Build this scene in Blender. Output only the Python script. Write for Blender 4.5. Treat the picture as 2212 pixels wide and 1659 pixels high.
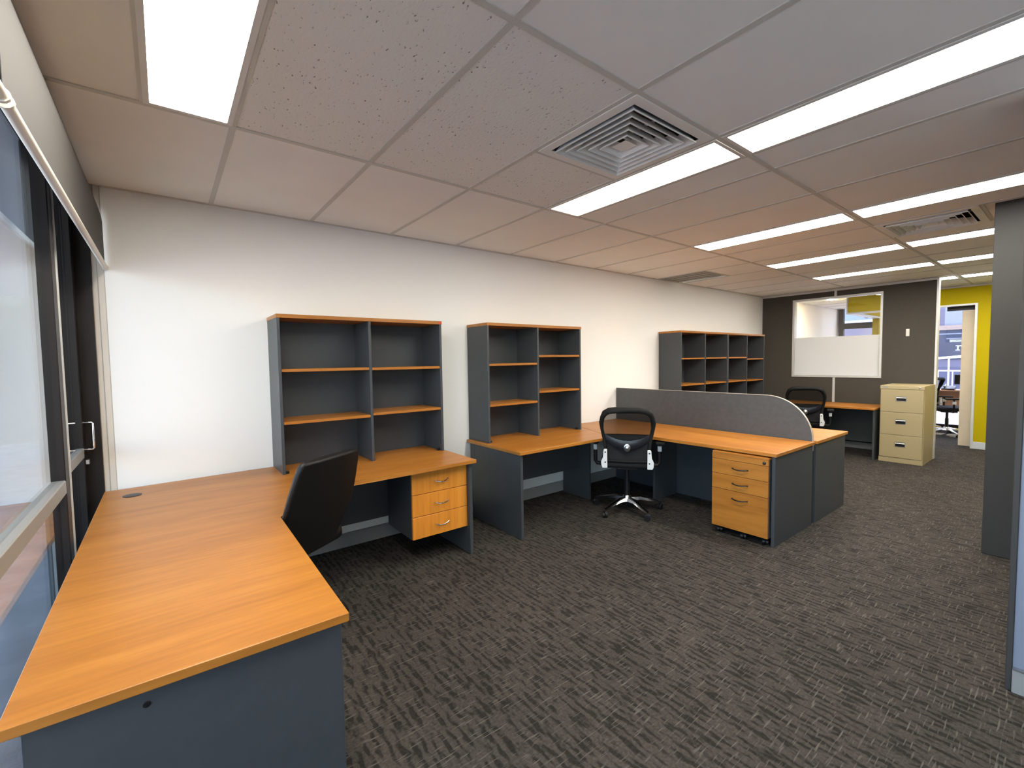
import bpy, bmesh, math, random
from mathutils import Vector, Matrix
random.seed(4)
for o in list(bpy.data.objects):
    bpy.data.objects.remove(o, do_unlink=True)
S = bpy.context.scene
COL = S.collection
PI = math.pi

# ------------------------------------------------------------------ camera
cam_d = bpy.data.cameras.new('camera')
cam = bpy.data.objects.new('camera', cam_d)
COL.objects.link(cam)
cam_d.sensor_width = 36.0
cam_d.lens = 36.0 * 967.12 / 2212.0
cam_d.clip_start = 0.02
cam_d.clip_end = 300
_r = Vector((0.790267, -0.612583, -0.014838))
_u = Vector((0.043906, 0.032455, 0.998508))
_f = Vector((0.611188, 0.789739, -0.052544))
cam.matrix_world = Matrix(((_r.x, _u.x, -_f.x, 0.24516), (_r.y, _u.y, -_f.y, -3.48361),
                           (_r.z, _u.z, -_f.z, 1.41937), (0, 0, 0, 1)))
S.camera = cam

# ------------------------------------------------------------------ world, sun, exposure
w = bpy.data.worlds.new('sky')
S.world = w
w.use_nodes = True
nt = w.node_tree
nt.nodes.clear()
sky = nt.nodes.new('ShaderNodeTexSky')
sky.sky_type = 'NISHITA'
sky.sun_disc = False
sky.sun_elevation = math.radians(52)
sky.sun_rotation = math.radians(100)
sky.air_density = 1.0
sky.dust_density = 0.6
sky.ozone_density = 2.2
bg = nt.nodes.new('ShaderNodeBackground')
bg.inputs[1].default_value = 0.43
wo = nt.nodes.new('ShaderNodeOutputWorld')
nt.links.new(sky.outputs[0], bg.inputs[0])
nt.links.new(bg.outputs[0], wo.inputs[0])

sun_d = bpy.data.lights.new('sun', 'SUN')
sun_d.energy = 5.0
sun_d.angle = math.radians(0.6)
sun_d.color = (1.0, 0.93, 0.84)
sun = bpy.data.objects.new('sun', sun_d)
COL.objects.link(sun)
sun.location = (20, -4, 15)
sun.rotation_euler = Vector((-0.55, 0.25, -0.80)).to_track_quat('-Z', 'Y').to_euler()

PANEL_STRENGTH = 10.5
S.view_settings.view_transform = 'Standard'
S.view_settings.look = 'None'
S.view_settings.exposure = 1.62
S.view_settings.gamma = 1.0
S.view_settings.use_curve_mapping = False
S.cycles.use_denoising = True
S.cycles.max_bounces = 6
S.cycles.diffuse_bounces = 4
S.cycles.glossy_bounces = 3
S.cycles.transparent_max_bounces = 10
S.cycles.use_adaptive_sampling = True
S.cycles.adaptive_threshold = 0.05
S.cycles.sample_clamp_indirect = 8.0
S.cycles.caustics_reflective = False
S.cycles.caustics_refractive = False

# ------------------------------------------------------------------ materials
def srgb(r, g, b):
    f = lambda c: (c / 255 / 12.92) if c / 255 <= 0.04045 else ((c / 255 + 0.055) / 1.055) ** 2.4
    return (f(r), f(g), f(b), 1.0)

def mat(name):
    m = bpy.data.materials.new(name)
    m.use_nodes = True
    m.node_tree.nodes.clear()
    return m, m.node_tree.nodes, m.node_tree.links

def pbr(name, color, rough=0.5, metal=0.0, spec=0.5, bump=0.0, bscale=200.0, var=0.0, vscale=8.0, coat=0.0):
    m, N, L = mat(name)
    out = N.new('ShaderNodeOutputMaterial')
    p = N.new('ShaderNodeBsdfPrincipled')
    L.new(p.outputs[0], out.inputs[0])
    col = tuple(color[:3]) + (1.0,)
    p.inputs['Base Color'].default_value = col
    p.inputs['Roughness'].default_value = rough
    p.inputs['Metallic'].default_value = metal
    p.inputs['Specular IOR Level'].default_value = spec
    p.inputs['Coat Weight'].default_value = coat
    if bump or var:
        tc = N.new('ShaderNodeTexCoord')
    if var:
        n = N.new('ShaderNodeTexNoise')
        n.inputs['Scale'].default_value = vscale
        n.inputs['Detail'].default_value = 5
        L.new(tc.outputs['Object'], n.inputs['Vector'])
        r = N.new('ShaderNodeValToRGB')
        r.color_ramp.elements[0].position = 0.3
        r.color_ramp.elements[1].position = 0.7
        r.color_ramp.elements[0].color = tuple(c * (1 - var) for c in col[:3]) + (1,)
        r.color_ramp.elements[1].color = tuple(min(1, c * (1 + var)) for c in col[:3]) + (1,)
        L.new(n.outputs[0], r.inputs[0])
        L.new(r.outputs[0], p.inputs['Base Color'])
    if bump:
        n2 = N.new('ShaderNodeTexNoise')
        n2.inputs['Scale'].default_value = bscale
        n2.inputs['Detail'].default_value = 3
        L.new(tc.outputs['Object'], n2.inputs['Vector'])
        b = N.new('ShaderNodeBump')
        b.inputs['Strength'].default_value = bump
        b.inputs['Distance'].default_value = 0.003
        L.new(n2.outputs[0], b.inputs['Height'])
        L.new(b.outputs[0], p.inputs['Normal'])
    return m

def wood(name, scale, dark, mid, light, rough=0.38, band=0.0):
    """laminate with streaks; scale = frequency along x, y, z (small along the grain)"""
    m, N, L = mat(name)
    out = N.new('ShaderNodeOutputMaterial')
    p = N.new('ShaderNodeBsdfPrincipled')
    L.new(p.outputs[0], out.inputs[0])
    tc = N.new('ShaderNodeTexCoord')
    mp = N.new('ShaderNodeMapping')
    mp.inputs['Scale'].default_value = scale
    L.new(tc.outputs['Object'], mp.inputs[0])
    n = N.new('ShaderNodeTexNoise')
    n.inputs['Scale'].default_value = 1.0
    n.inputs['Detail'].default_value = 4
    n.inputs['Roughness'].default_value = 0.55
    n.inputs['Distortion'].default_value = 0.3
    L.new(mp.outputs[0], n.inputs['Vector'])
    mp2 = N.new('ShaderNodeMapping')
    mp2.inputs['Scale'].default_value = tuple(s * 7 for s in scale)
    L.new(tc.outputs['Object'], mp2.inputs[0])
    n2 = N.new('ShaderNodeTexNoise')
    n2.inputs['Scale'].default_value = 1.0
    n2.inputs['Detail'].default_value = 6
    L.new(mp2.outputs[0], n2.inputs['Vector'])
    mx = N.new('ShaderNodeMix')
    mx.inputs[0].default_value = 0.35
    L.new(n.outputs[0], mx.inputs[2])
    L.new(n2.outputs[0], mx.inputs[3])
    r = N.new('ShaderNodeValToRGB')
    e = r.color_ramp.elements
    e[0].position, e[0].color = 0.39, dark
    e[1].position, e[1].color = 0.61, light
    k = e.new(0.50)
    k.color = mid
    L.new(mx.outputs[0], r.inputs[0])
    L.new(r.outputs[0], p.inputs['Base Color'])
    p.inputs['Roughness'].default_value = rough
    p.inputs['Specular IOR Level'].default_value = 0.5
    return m

WD, WM, WL = (0.3315, 0.1203, 0.0150, 1), (0.3952, 0.1494, 0.0195, 1), (0.4505, 0.1801, 0.0270, 1)
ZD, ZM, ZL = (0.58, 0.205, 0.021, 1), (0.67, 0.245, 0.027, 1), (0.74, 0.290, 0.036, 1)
M = {}
M['wood_x'] = wood('beech_laminate_grain_x', (0.9, 9.0, 9.0), WD, WM, WL)
M['wood_y'] = wood('beech_laminate_grain_y', (9.0, 0.9, 9.0), WD, WM, WL)
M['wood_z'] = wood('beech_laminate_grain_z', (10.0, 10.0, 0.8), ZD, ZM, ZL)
M['wood_front'] = wood('beech_laminate_drawer_fronts', (9.0, 0.9, 14.0), WD, WM, WL)
M['charcoal'] = pbr('charcoal_melamine', (0.048, 0.054, 0.060), 0.40, var=0.05, vscale=30, bump=0.05, bscale=500)
M['screen'] = pbr('charcoal_screen_board', (0.0713, 0.0713, 0.0738), 0.45, var=0.10, vscale=25)
M['screen_edge'] = pbr('pale_edge_strip', (0.45, 0.40, 0.35), 0.4)
M['black_plastic'] = pbr('black_plastic', (0.008, 0.008, 0.009), 0.4, spec=0.35)
M['black_soft'] = pbr('black_foam', (0.008, 0.008, 0.008), 0.75, spec=0.25, bump=0.1, bscale=300)
M['leather'] = pbr('black_leather', (0.006, 0.006, 0.006), 0.45, spec=0.3, bump=0.25, bscale=160)
M['navy_plastic'] = pbr('dark_gloss_plastic', (0.010, 0.010, 0.014), 0.28, spec=0.4)
M['chrome'] = pbr('chrome', (0.75, 0.75, 0.76), 0.14, metal=1.0)
M['steel'] = pbr('brushed_steel', (0.55, 0.55, 0.56), 0.3, metal=1.0)
M['dark_metal'] = pbr('dark_bronze_metal', (0.05, 0.045, 0.042), 0.35, metal=0.8)
M['silver_plastic'] = pbr('silver_plastic', (0.72, 0.72, 0.71), 0.35)
M['cream'] = pbr('cream_enamel', (0.3696, 0.2932, 0.1558), 0.45)
M['cream_lip'] = pbr('cream_enamel_lip', (0.4048, 0.3230, 0.1786), 0.4)
M['wall_white'] = pbr('white_painted_plaster', (0.87, 0.87, 0.845), 0.85, bump=0.15, bscale=180)
M['grey_wall'] = pbr('dark_grey_paint', (0.0342, 0.0327, 0.0319), 0.75, bump=0.05, bscale=250, var=0.04)
M['partition'] = pbr('dark_grey_vinyl_partition', (0.0541, 0.0472, 0.0365), 0.75, var=0.08, vscale=60)
M['yellow'] = pbr('yellow_paint', (0.4664, 0.3652, 0.0009), 0.7, spec=0.15)
M['alu'] = pbr('pale_aluminium', (0.62, 0.62, 0.60), 0.4, metal=0.3)
M['dark_frame'] = pbr('dark_bronze_window_frame', (0.013, 0.010, 0.009), 0.45, spec=0.25)
M['grey_frame'] = pbr('grey_transom', (0.22, 0.215, 0.20), 0.45)
M['trim_cream'] = pbr('cream_trim_paint', (0.66, 0.60, 0.52), 0.6)
M['skirt'] = pbr('grey_skirting', (0.26, 0.26, 0.255), 0.5)
M['nib_daylit'] = pbr('daylight_tinted_grey', (0.19, 0.215, 0.285), 0.7)  # base colour darkened and given the blue of the window daylight
M['skirt_white'] = pbr('pale_skirting', (0.55, 0.57, 0.60), 0.5)
M['blind'] = pbr('grey_blind_fabric', (0.0577, 0.0525, 0.0474), 0.8, bump=0.1, bscale=700)
M['rail'] = pbr('off_white_rail', (0.72, 0.68, 0.58), 0.4)
M['door_cream'] = pbr('cream_door_paint', (0.62, 0.52, 0.38), 0.6, var=0.04)
M['tbar'] = pbr('ceiling_grid_steel', (0.62, 0.61, 0.55), 0.6)
M['vent_white'] = pbr('diffuser_white', (0.85, 0.85, 0.80), 0.5)
M['vent_grey'] = pbr('return_grille_grey', (0.30, 0.31, 0.28), 0.6)
M['vent_dark'] = pbr('duct_dark', (0.03, 0.03, 0.028), 0.8)
M['tile_plain'] = pbr('ceiling_tile_plain', (0.90, 0.89, 0.84), 0.9, bump=0.12, bscale=260, var=0.02, vscale=3)
M['red'] = pbr('red_sticker', (0.65, 0.06, 0.03), 0.4)
M['white_plastic'] = pbr('white_plastic', (0.75, 0.73, 0.68), 0.4)
M['light_frame'] = pbr('light_fitting_frame', (0.75, 0.74, 0.70), 0.5)

def tile_pinhole():
    m, N, L = mat('ceiling_tile_pinhole')
    out = N.new('ShaderNodeOutputMaterial')
    p = N.new('ShaderNodeBsdfPrincipled')
    L.new(p.outputs[0], out.inputs[0])
    tc = N.new('ShaderNodeTexCoord')
    mp = N.new('ShaderNodeMapping')
    mp.inputs['Scale'].default_value = (95, 42, 1)
    L.new(tc.outputs['Object'], mp.inputs[0])
    n = N.new('ShaderNodeTexNoise')
    n.inputs['Scale'].default_value = 1.0
    n.inputs['Detail'].default_value = 2.0
    L.new(mp.outputs[0], n.inputs['Vector'])
    n2 = N.new('ShaderNodeTexNoise')
    n2.inputs['Scale'].default_value = 9.0
    L.new(tc.outputs['Object'], n2.inputs['Vector'])
    ad = N.new('ShaderNodeMath')
    ad.operation = 'MULTIPLY_ADD'
    ad.inputs[1].default_value = 0.22
    L.new(n2.outputs[0], ad.inputs[0])
    L.new(n.outputs[0], ad.inputs[2])
    r = N.new('ShaderNodeValToRGB')
    r.color_ramp.elements[0].position = 0.77
    r.color_ramp.elements[1].position = 0.84
    r.color_ramp.elements[0].color = (0.86, 0.845, 0.79, 1)
    r.color_ramp.elements[1].color = (0.28, 0.25, 0.22, 1)
    L.new(ad.outputs[0], r.inputs[0])
    L.new(r.outputs[0], p.inputs['Base Color'])
    p.inputs['Roughness'].default_value = 0.95
    b = N.new('ShaderNodeBump')
    b.inputs['Strength'].default_value = 0.4
    b.inputs['Distance'].default_value = 0.004
    b.invert = True
    L.new(ad.outputs[0], b.inputs['Height'])
    L.new(b.outputs[0], p.inputs['Normal'])
    return m
M['tile_pinhole'] = tile_pinhole()

def carpet():
    m, N, L = mat('loop_pile_carpet')
    out = N.new('ShaderNodeOutputMaterial')
    p = N.new('ShaderNodeBsdfPrincipled')
    L.new(p.outputs[0], out.inputs[0])
    tc = N.new('ShaderNodeTexCoord')
    def noise(scale, det, dist=0.0):
        mp = N.new('ShaderNodeMapping')
        mp.inputs['Scale'].default_value = scale
        L.new(tc.outputs['Object'], mp.inputs[0])
        n = N.new('ShaderNodeTexNoise')
        n.inputs['Scale'].default_value = 1.0
        n.inputs['Detail'].default_value = det
        n.inputs['Distortion'].default_value = dist
        L.new(mp.outputs[0], n.inputs['Vector'])
        return n
    def ramp(src, a, b, ca, cb):
        r = N.new('ShaderNodeValToRGB')
        r.color_ramp.elements[0].position = a
        r.color_ramp.elements[1].position = b
        r.color_ramp.elements[0].color = ca
        r.color_ramp.elements[1].color = cb
        L.new(src, r.inputs[0])
        return r
    def mul(a, b, f=1.0):
        x = N.new('ShaderNodeMix')
        x.data_type = 'RGBA'
        x.blend_type = 'MULTIPLY'
        x.inputs[0].default_value = f
        L.new(a, x.inputs[6])
        L.new(b, x.inputs[7])
        return x.outputs[2]
    base = ramp(noise((90, 90, 1), 4).outputs[0], 0.3, 0.7, (0.0351, 0.0312, 0.0273, 1), (0.0647, 0.0577, 0.0507, 1))
    # dark ribs running along y, broken into dashes
    wv = N.new('ShaderNodeTexWave')
    wv.wave_type = 'BANDS'
    wv.bands_direction = 'X'
    wv.inputs['Scale'].default_value = 9.0
    wv.inputs['Distortion'].default_value = 3.0
    wv.inputs['Detail'].default_value = 2.0
    wv.inputs['Detail Scale'].default_value = 2.5
    L.new(tc.outputs['Object'], wv.inputs['Vector'])
    dash = noise((36, 11, 1), 1.5, 0.4)
    cmb = N.new('ShaderNodeMath')
    cmb.operation = 'MULTIPLY_ADD'
    cmb.inputs[1].default_value = 0.22
    L.new(wv.outputs['Fac'], cmb.inputs[0])
    L.new(dash.outputs[0], cmb.inputs[2])
    ribs = ramp(cmb.outputs[0], 0.47, 0.64, (0.38, 0.38, 0.39, 1), (1, 1, 1, 1))
    tone = ramp(noise((1.6, 1.2, 1), 2).outputs[0], 0.35, 0.65, (0.86, 0.85, 0.84, 1), (1.08, 1.06, 1.03, 1))
    c1 = mul(base.outputs[0], ribs.outputs[0])
    c2 = mul(c1, tone.outputs[0])
    # pale flecks running along x
    fl = ramp(noise((12, 120, 1), 1.0).outputs[0], 0.60, 0.74, (0, 0, 0, 1), (1, 1, 1, 1))
    x = N.new('ShaderNodeMix')
    x.data_type = 'RGBA'
    L.new(fl.outputs[0], x.inputs[0])
    L.new(c2, x.inputs[6])
    x.inputs[7].default_value = (0.098, 0.089, 0.079, 1)
    L.new(x.outputs[2], p.inputs['Base Color'])
    p.inputs['Roughness'].default_value = 0.95
    p.inputs['Specular IOR Level'].default_value = 0.15
    b = N.new('ShaderNodeBump')
    b.inputs['Strength'].default_value = 0.5
    b.inputs['Distance'].default_value = 0.004
    L.new(ribs.outputs[0], b.inputs['Height'])
    L.new(b.outputs[0], p.inputs['Normal'])
    return m
M['carpet'] = carpet()

def emit(name, color, strength):
    m, N, L = mat(name)
    out = N.new('ShaderNodeOutputMaterial')
    e = N.new('ShaderNodeEmission')
    e.inputs[0].default_value = tuple(color[:3]) + (1,)
    e.inputs[1].default_value = strength
    L.new(e.outputs[0], out.inputs[0])
    return m
M['panel'] = emit('led_panel_diffuser', (1.0, 0.95, 0.85), PANEL_STRENGTH)
M['downlight'] = emit('downlight_lamp', (1.0, 0.80, 0.52), 150.0)

def thin_glass(name, tint=(1, 1, 1), r0=0.06):
    """clear pane: transmission plus angle-dependent mirror reflection (Schlick), same on both sides"""
    m, N, L = mat(name)
    out = N.new('ShaderNodeOutputMaterial')
    t = N.new('ShaderNodeBsdfTransparent')
    t.inputs[0].default_value = tuple(tint) + (1,)
    g = N.new('ShaderNodeBsdfGlossy')
    g.inputs['Roughness'].default_value = 0.0
    g.inputs['Color'].default_value = (0.95, 0.98, 1.0, 1)
    ge = N.new('ShaderNodeNewGeometry')
    d = N.new('ShaderNodeVectorMath')
    d.operation = 'DOT_PRODUCT'
    L.new(ge.outputs['Incoming'], d.inputs[0])
    L.new(ge.outputs['Normal'], d.inputs[1])
    def math_(op, a, bv):
        n = N.new('ShaderNodeMath')
        n.operation = op
        if isinstance(a, float):
            n.inputs[0].default_value = a
        else:
            L.new(a, n.inputs[0])
        if isinstance(bv, float):
            n.inputs[1].default_value = bv
        elif bv is not None:
            L.new(bv, n.inputs[1])
        return n.outputs[0]
    a = math_('ABSOLUTE', d.outputs['Value'], None)
    a = math_('SUBTRACT', 1.0, a)
    a = math_('POWER', a, 5.0)
    a = math_('MULTIPLY', a, 1 - r0)
    a = math_('ADD', a, r0)
    mx = N.new('ShaderNodeMixShader')
    L.new(a, mx.inputs[0])
    L.new(t.outputs[0], mx.inputs[1])
    L.new(g.outputs[0], mx.inputs[2])
    L.new(mx.outputs[0], out.inputs[0])
    return m
M['glass'] = thin_glass('clear_glass')
M['tinted_glass'] = thin_glass('tinted_shopfront_glass', (0.95, 0.97, 0.975))

def frosted():
    m, N, L = mat('frosted_film')
    out = N.new('ShaderNodeOutputMaterial')
    t = N.new('ShaderNodeBsdfTranslucent')
    t.inputs[0].default_value = (0.90, 0.91, 0.92, 1)
    d = N.new('ShaderNodeBsdfDiffuse')
    d.inputs[0].default_value = (0.86, 0.86, 0.85, 1)
    mx = N.new('ShaderNodeMixShader')
    mx.inputs[0].default_value = 0.5
    L.new(t.outputs[0], mx.inputs[1])
    L.new(d.outputs[0], mx.inputs[2])
    L.new(mx.outputs[0], out.inputs[0])
    return m
M['frost'] = frosted()

def mesh_cloth():
    m, N, L = mat('black_mesh_fabric')
    out = N.new('ShaderNodeOutputMaterial')
    t = N.new('ShaderNodeBsdfTransparent')
    d = N.new('ShaderNodeBsdfDiffuse')
    d.inputs[0].default_value = (0.012, 0.011, 0.010, 1)
    mx = N.new('ShaderNodeMixShader')
    mx.inputs[0].default_value = 0.45
    L.new(t.outputs[0], mx.inputs[1])
    L.new(d.outputs[0], mx.inputs[2])
    L.new(mx.outputs[0], out.inputs[0])
    return m
M['mesh'] = mesh_cloth()

# ------------------------------------------------------------------ helpers
OFF = {}

def props(o, label=None, cat=None, group=None, kind=None):
    if label: o['label'] = label
    if cat: o['category'] = cat
    if group: o['group'] = group
    if kind: o['kind'] = kind
    return o

def thing(name, label, cat, loc=(0, 0, 0), rotz=0.0, group=None, kind=None):
    o = bpy.data.objects.new(name, None)
    o.empty_display_size = 0.1
    COL.objects.link(o)
    o.location = loc
    o.rotation_euler = (0, 0, rotz)
    OFF[o.name] = Vector(loc) if rotz == 0.0 else Vector((0, 0, 0))
    return props(o, label, cat, group, kind)

def local_thing(name, label, cat, loc, rotz=0.0, group=None):
    o = thing(name, label, cat, loc, rotz, group)
    OFF[o.name] = Vector((0, 0, 0))
    return o

def bm_box(bm, x0, x1, y0, y1, z0, z1):
    v = [bm.verts.new(p) for p in ((x0, y0, z0), (x1, y0, z0), (x1, y1, z0), (x0, y1, z0),
                                   (x0, y0, z1), (x1, y0, z1), (x1, y1, z1), (x0, y1, z1))]
    for f in ((0, 3, 2, 1), (4, 5, 6, 7), (0, 1, 5, 4), (1, 2, 6, 5), (2, 3, 7, 6), (3, 0, 4, 7)):
        bm.faces.new([v[i] for i in f])
    return v

def bm_prism(bm, poly, z0, z1):
    n = len(poly)
    a = [bm.verts.new((p[0], p[1], z0)) for p in poly]
    b = [bm.verts.new((p[0], p[1], z1)) for p in poly]
    bm.faces.new(list(reversed(a)))
    bm.faces.new(b)
    for i in range(n):
        j = (i + 1) % n
        bm.faces.new((a[i], a[j], b[j], b[i]))

def bm_tube(bm, pts, rad, n=10, closed=False, flat=1.0, caps=True):
    """sweep a circle (or an ellipse, flat = ratio along the second axis) along a polyline"""
    pts = [Vector(p) for p in pts]
    m = len(pts)
    rads = rad if isinstance(rad, (list, tuple)) else [rad] * m
    tang = []
    for i in range(m):
        if closed:
            t = pts[(i + 1) % m] - pts[i - 1]
        else:
            t = pts[min(i + 1, m - 1)] - pts[max(i - 1, 0)]
        tang.append(t.normalized())
    up = Vector((0, 0, 1)) if abs(tang[0].z) < 0.9 else Vector((0, 1, 0))
    a = tang[0].cross(up).normalized()
    rings = []
    for i in range(m):
        a = (a - tang[i] * a.dot(tang[i])).normalized()
        b = tang[i].cross(a)
        rings.append([bm.verts.new(pts[i] + a * math.cos(2 * PI * k / n) * rads[i] + b * math.sin(2 * PI * k / n) * rads[i] * flat) for k in range(n)])
    cnt = m if closed else m - 1
    for i in range(cnt):
        r0, r1 = rings[i], rings[(i + 1) % m]
        for k in range(n):
            bm.faces.new((r0[k], r0[(k + 1) % n], r1[(k + 1) % n], r1[k]))
    if not closed and caps:
        bm.faces.new(list(reversed(rings[0])))
        bm.faces.new(rings[-1])

def bm_lathe(bm, prof, cx=0, cy=0, n=20):
    rings = []
    for r, z in prof:
        rings.append([bm.verts.new((cx + r * math.cos(2 * PI * k / n), cy + r * math.sin(2 * PI * k / n), z)) for k in range(n)])
    for i in range(len(rings) - 1):
        for k in range(n):
            bm.faces.new((rings[i][k], rings[i][(k + 1) % n], rings[i + 1][(k + 1) % n], rings[i + 1][k]))
    bm.faces.new(list(reversed(rings[0])))
    bm.faces.new(rings[-1])

def bm_cyl(bm, p0, p1, r, n=14):
    bm_tube(bm, [p0, p1], r, n)

def taper(bm, p0, p1, w0, h0, w1, h1):
    p0, p1 = Vector(p0), Vector(p1)
    d = (p1 - p0)
    s = Vector((-d.y, d.x, 0)).normalized()
    up = Vector((0, 0, 1))
    q = []
    for p, ww, hh in ((p0, w0, h0), (p1, w1, h1)):
        q += [bm.verts.new(p - s * ww / 2), bm.verts.new(p + s * ww / 2), bm.verts.new(p + s * ww * 0.32 + up * hh), bm.verts.new(p - s * ww * 0.32 + up * hh)]
    for f in ((3, 2, 1, 0), (4, 5, 6, 7), (0, 1, 5, 4), (1, 2, 6, 5), (2, 3, 7, 6), (3, 0, 4, 7)):
        bm.faces.new([q[i] for i in f])

def part(name, bm, m, parent=None, bevel=0.0, seg=1, smooth=False, label=None, kind=None, cat=None, group=None, subsurf=0, xf=None):
    if xf is not None:
        bmesh.ops.transform(bm, matrix=xf, verts=bm.verts)
    if bevel:
        bmesh.ops.bevel(bm, geom=[e for e in bm.edges], offset=bevel, segments=seg, profile=0.5, affect='EDGES', clamp_overlap=True)
    bmesh.ops.recalc_face_normals(bm, faces=bm.faces)
    lo = Vector((min(v.co.x for v in bm.verts), min(v.co.y for v in bm.verts), min(v.co.z for v in bm.verts)))
    hi = Vector((max(v.co.x for v in bm.verts), max(v.co.y for v in bm.verts), max(v.co.z for v in bm.verts)))
    c = (lo + hi) / 2
    if parent is None:
        c.z = lo.z
    bmesh.ops.translate(bm, vec=-c, verts=bm.verts)
    me = bpy.data.meshes.new(name)
    bm.to_mesh(me)
    bm.free()
    me.materials.append(M[m] if isinstance(m, str) else m)
    if smooth:
        for p in me.polygons:
            p.use_smooth = True
        try:
            me.set_sharp_from_angle(angle=math.radians(42))
        except Exception:
            pass
    o = bpy.data.objects.new(name, me)
    COL.objects.link(o)
    if subsurf:
        s = o.modifiers.new('smooth', 'SUBSURF')
        s.levels = subsurf
        s.render_levels = subsurf
    OFF[o.name] = c.copy()
    if parent is not None:
        o.parent = parent
        o.location = c - OFF[parent.name]
    else:
        o.location = c
    return props(o, label, cat, group, kind)

def box(name, x0, x1, y0, y1, z0, z1, m, parent=None, bevel=0.0, **kw):
    bm = bmesh.new()
    bm_box(bm, min(x0, x1), max(x0, x1), min(y0, y1), max(y0, y1), min(z0, z1), max(z0, z1))
    return part(name, bm, m, parent, bevel, **kw)

def prism(name, poly, z0, z1, m, parent=None, bevel=0.0, **kw):
    bm = bmesh.new()
    bm_prism(bm, poly, z0, z1)
    return part(name, bm, m, parent, bevel, **kw)

def tube(name, pts, r, m, parent=None, n=10, closed=False, flat=1.0, **kw):
    bm = bmesh.new()
    bm_tube(bm, pts, r, n, closed, flat)
    return part(name, bm, m, parent, smooth=True, **kw)

def lathe(name, prof, cx, cy, m, parent=None, n=20, **kw):
    bm = bmesh.new()
    bm_lathe(bm, prof, cx, cy, n)
    return part(name, bm, m, parent, smooth=True, **kw)

def dup(root, loc, rotz, label, group=None):
    r = root.copy()
    COL.objects.link(r)
    r.location = loc
    r.rotation_euler = (0, 0, rotz)
    r['label'] = label
    if group: r['group'] = group
    OFF[r.name] = Vector((0, 0, 0))
    for ch in list(root.children):
        c = ch.copy()
        COL.objects.link(c)
        c.parent = r
        for g in ch.children:
            d = g.copy()
            COL.objects.link(d)
            d.parent = c
    return r

# ------------------------------------------------------------------ the room shell
HC = 2.44
XE = 12.20      # outer glazing of the far room
YB = -5.40      # wall behind the camera
ST = 'structure'
box('floor', -0.15, XE + 0.1, YB, 0.0, -0.10, 0.0, 'carpet', kind=ST)
box('wall_back', -0.005, XE + 0.05, 0.0, 0.16, 0.0, 2.60, 'wall_white', kind=ST)
box('wall_behind', -0.15, XE + 0.05, YB - 0.15, YB, 0.0, 2.60, 'wall_white', kind=ST)
box('baseboard_back', 0.0, 8.42, -0.016, 0.0, 0.0, 0.11, 'skirt', kind=ST, bevel=0.003)
box('baseboard_beyond', 8.50, XE, -0.016, 0.0, 0.0, 0.11, 'skirt', kind=ST, bevel=0.003)

# dark grey wall end on the right and the white nib wall beside the camera
box('wall_right', 4.78, 4.95, YB, -3.05, 0.0, HC + 0.02, 'grey_wall', kind=ST, bevel=0.004)
box('wall_nib', 3.005, 3.12, YB, -3.325, 0.0, HC + 0.02, 'nib_daylit', kind=ST)
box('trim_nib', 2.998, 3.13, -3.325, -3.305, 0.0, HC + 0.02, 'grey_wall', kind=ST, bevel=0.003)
box('baseboard_nib', 2.985, 3.005, YB, -3.325, 0.0, 0.10, 'skirt', kind=ST, bevel=0.003)
box('trim_nib_cap', 2.982, 3.005, YB, -3.325, 0.10, 0.106, 'steel', kind=ST)

# ceiling: slab, tiles and grid bars
ceil = box('ceiling', -0.16, XE + 0.45, YB - 0.15, 0.16, 2.58, 2.74, 'tile_plain', kind=ST)
ROWS = [0.0, -1.187, -2.387, -3.587, -4.787, YB]
A = [-0.10, 0.523, 1.123, 1.723, 2.323, 2.923, 3.523, 4.123, 4.723, 5.323, 5.923, 6.523, 7.123, 7.723, 8.323, 8.923, 9.523, 10.123, 10.723, 11.323, 11.923, XE]
LX = [0.223, 2.335, 4.120, 5.620, 6.985, 8.47]        # left edge of each light column
LW = 0.275
def lights_row(i):
    return i in (1, 2)
pin = {(1, 0.523), (1, 1.123), (1, 1.723)}
bar_cache = {}
def tile(x0, x1, y0, y1, m):
    key = (round(x1 - x0, 3), round(y0 - y1, 3), m)
    g = 0.010
    if key in bar_cache:
        src = bar_cache[key]
        o = bpy.data.objects.new('ceiling_tile', src.data)
        COL.objects.link(o)
        o.parent = ceil
        o.location = Vector(((x0 + x1) / 2, (y0 + y1) / 2, 2.4515)) - OFF[ceil.name]
    else:
        bar_cache[key] = box('ceiling_tile', x0 + g, x1 - g, y1 + g, y0 - g, HC + 0.004, HC + 0.019, m, ceil, bevel=0.002)
def xbreaks(i):
    xs = list(A)
    if lights_row(i):
        for lx in LX:
            xs = [x for x in xs if not (lx + 0.02 < x < lx + LW - 0.02)]
            for e in (lx, lx + LW + 0.025):
                if min(abs(e - x) for x in xs) > 0.06:
                    xs.append(e)
    return sorted(xs)
ABAR = []
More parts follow.
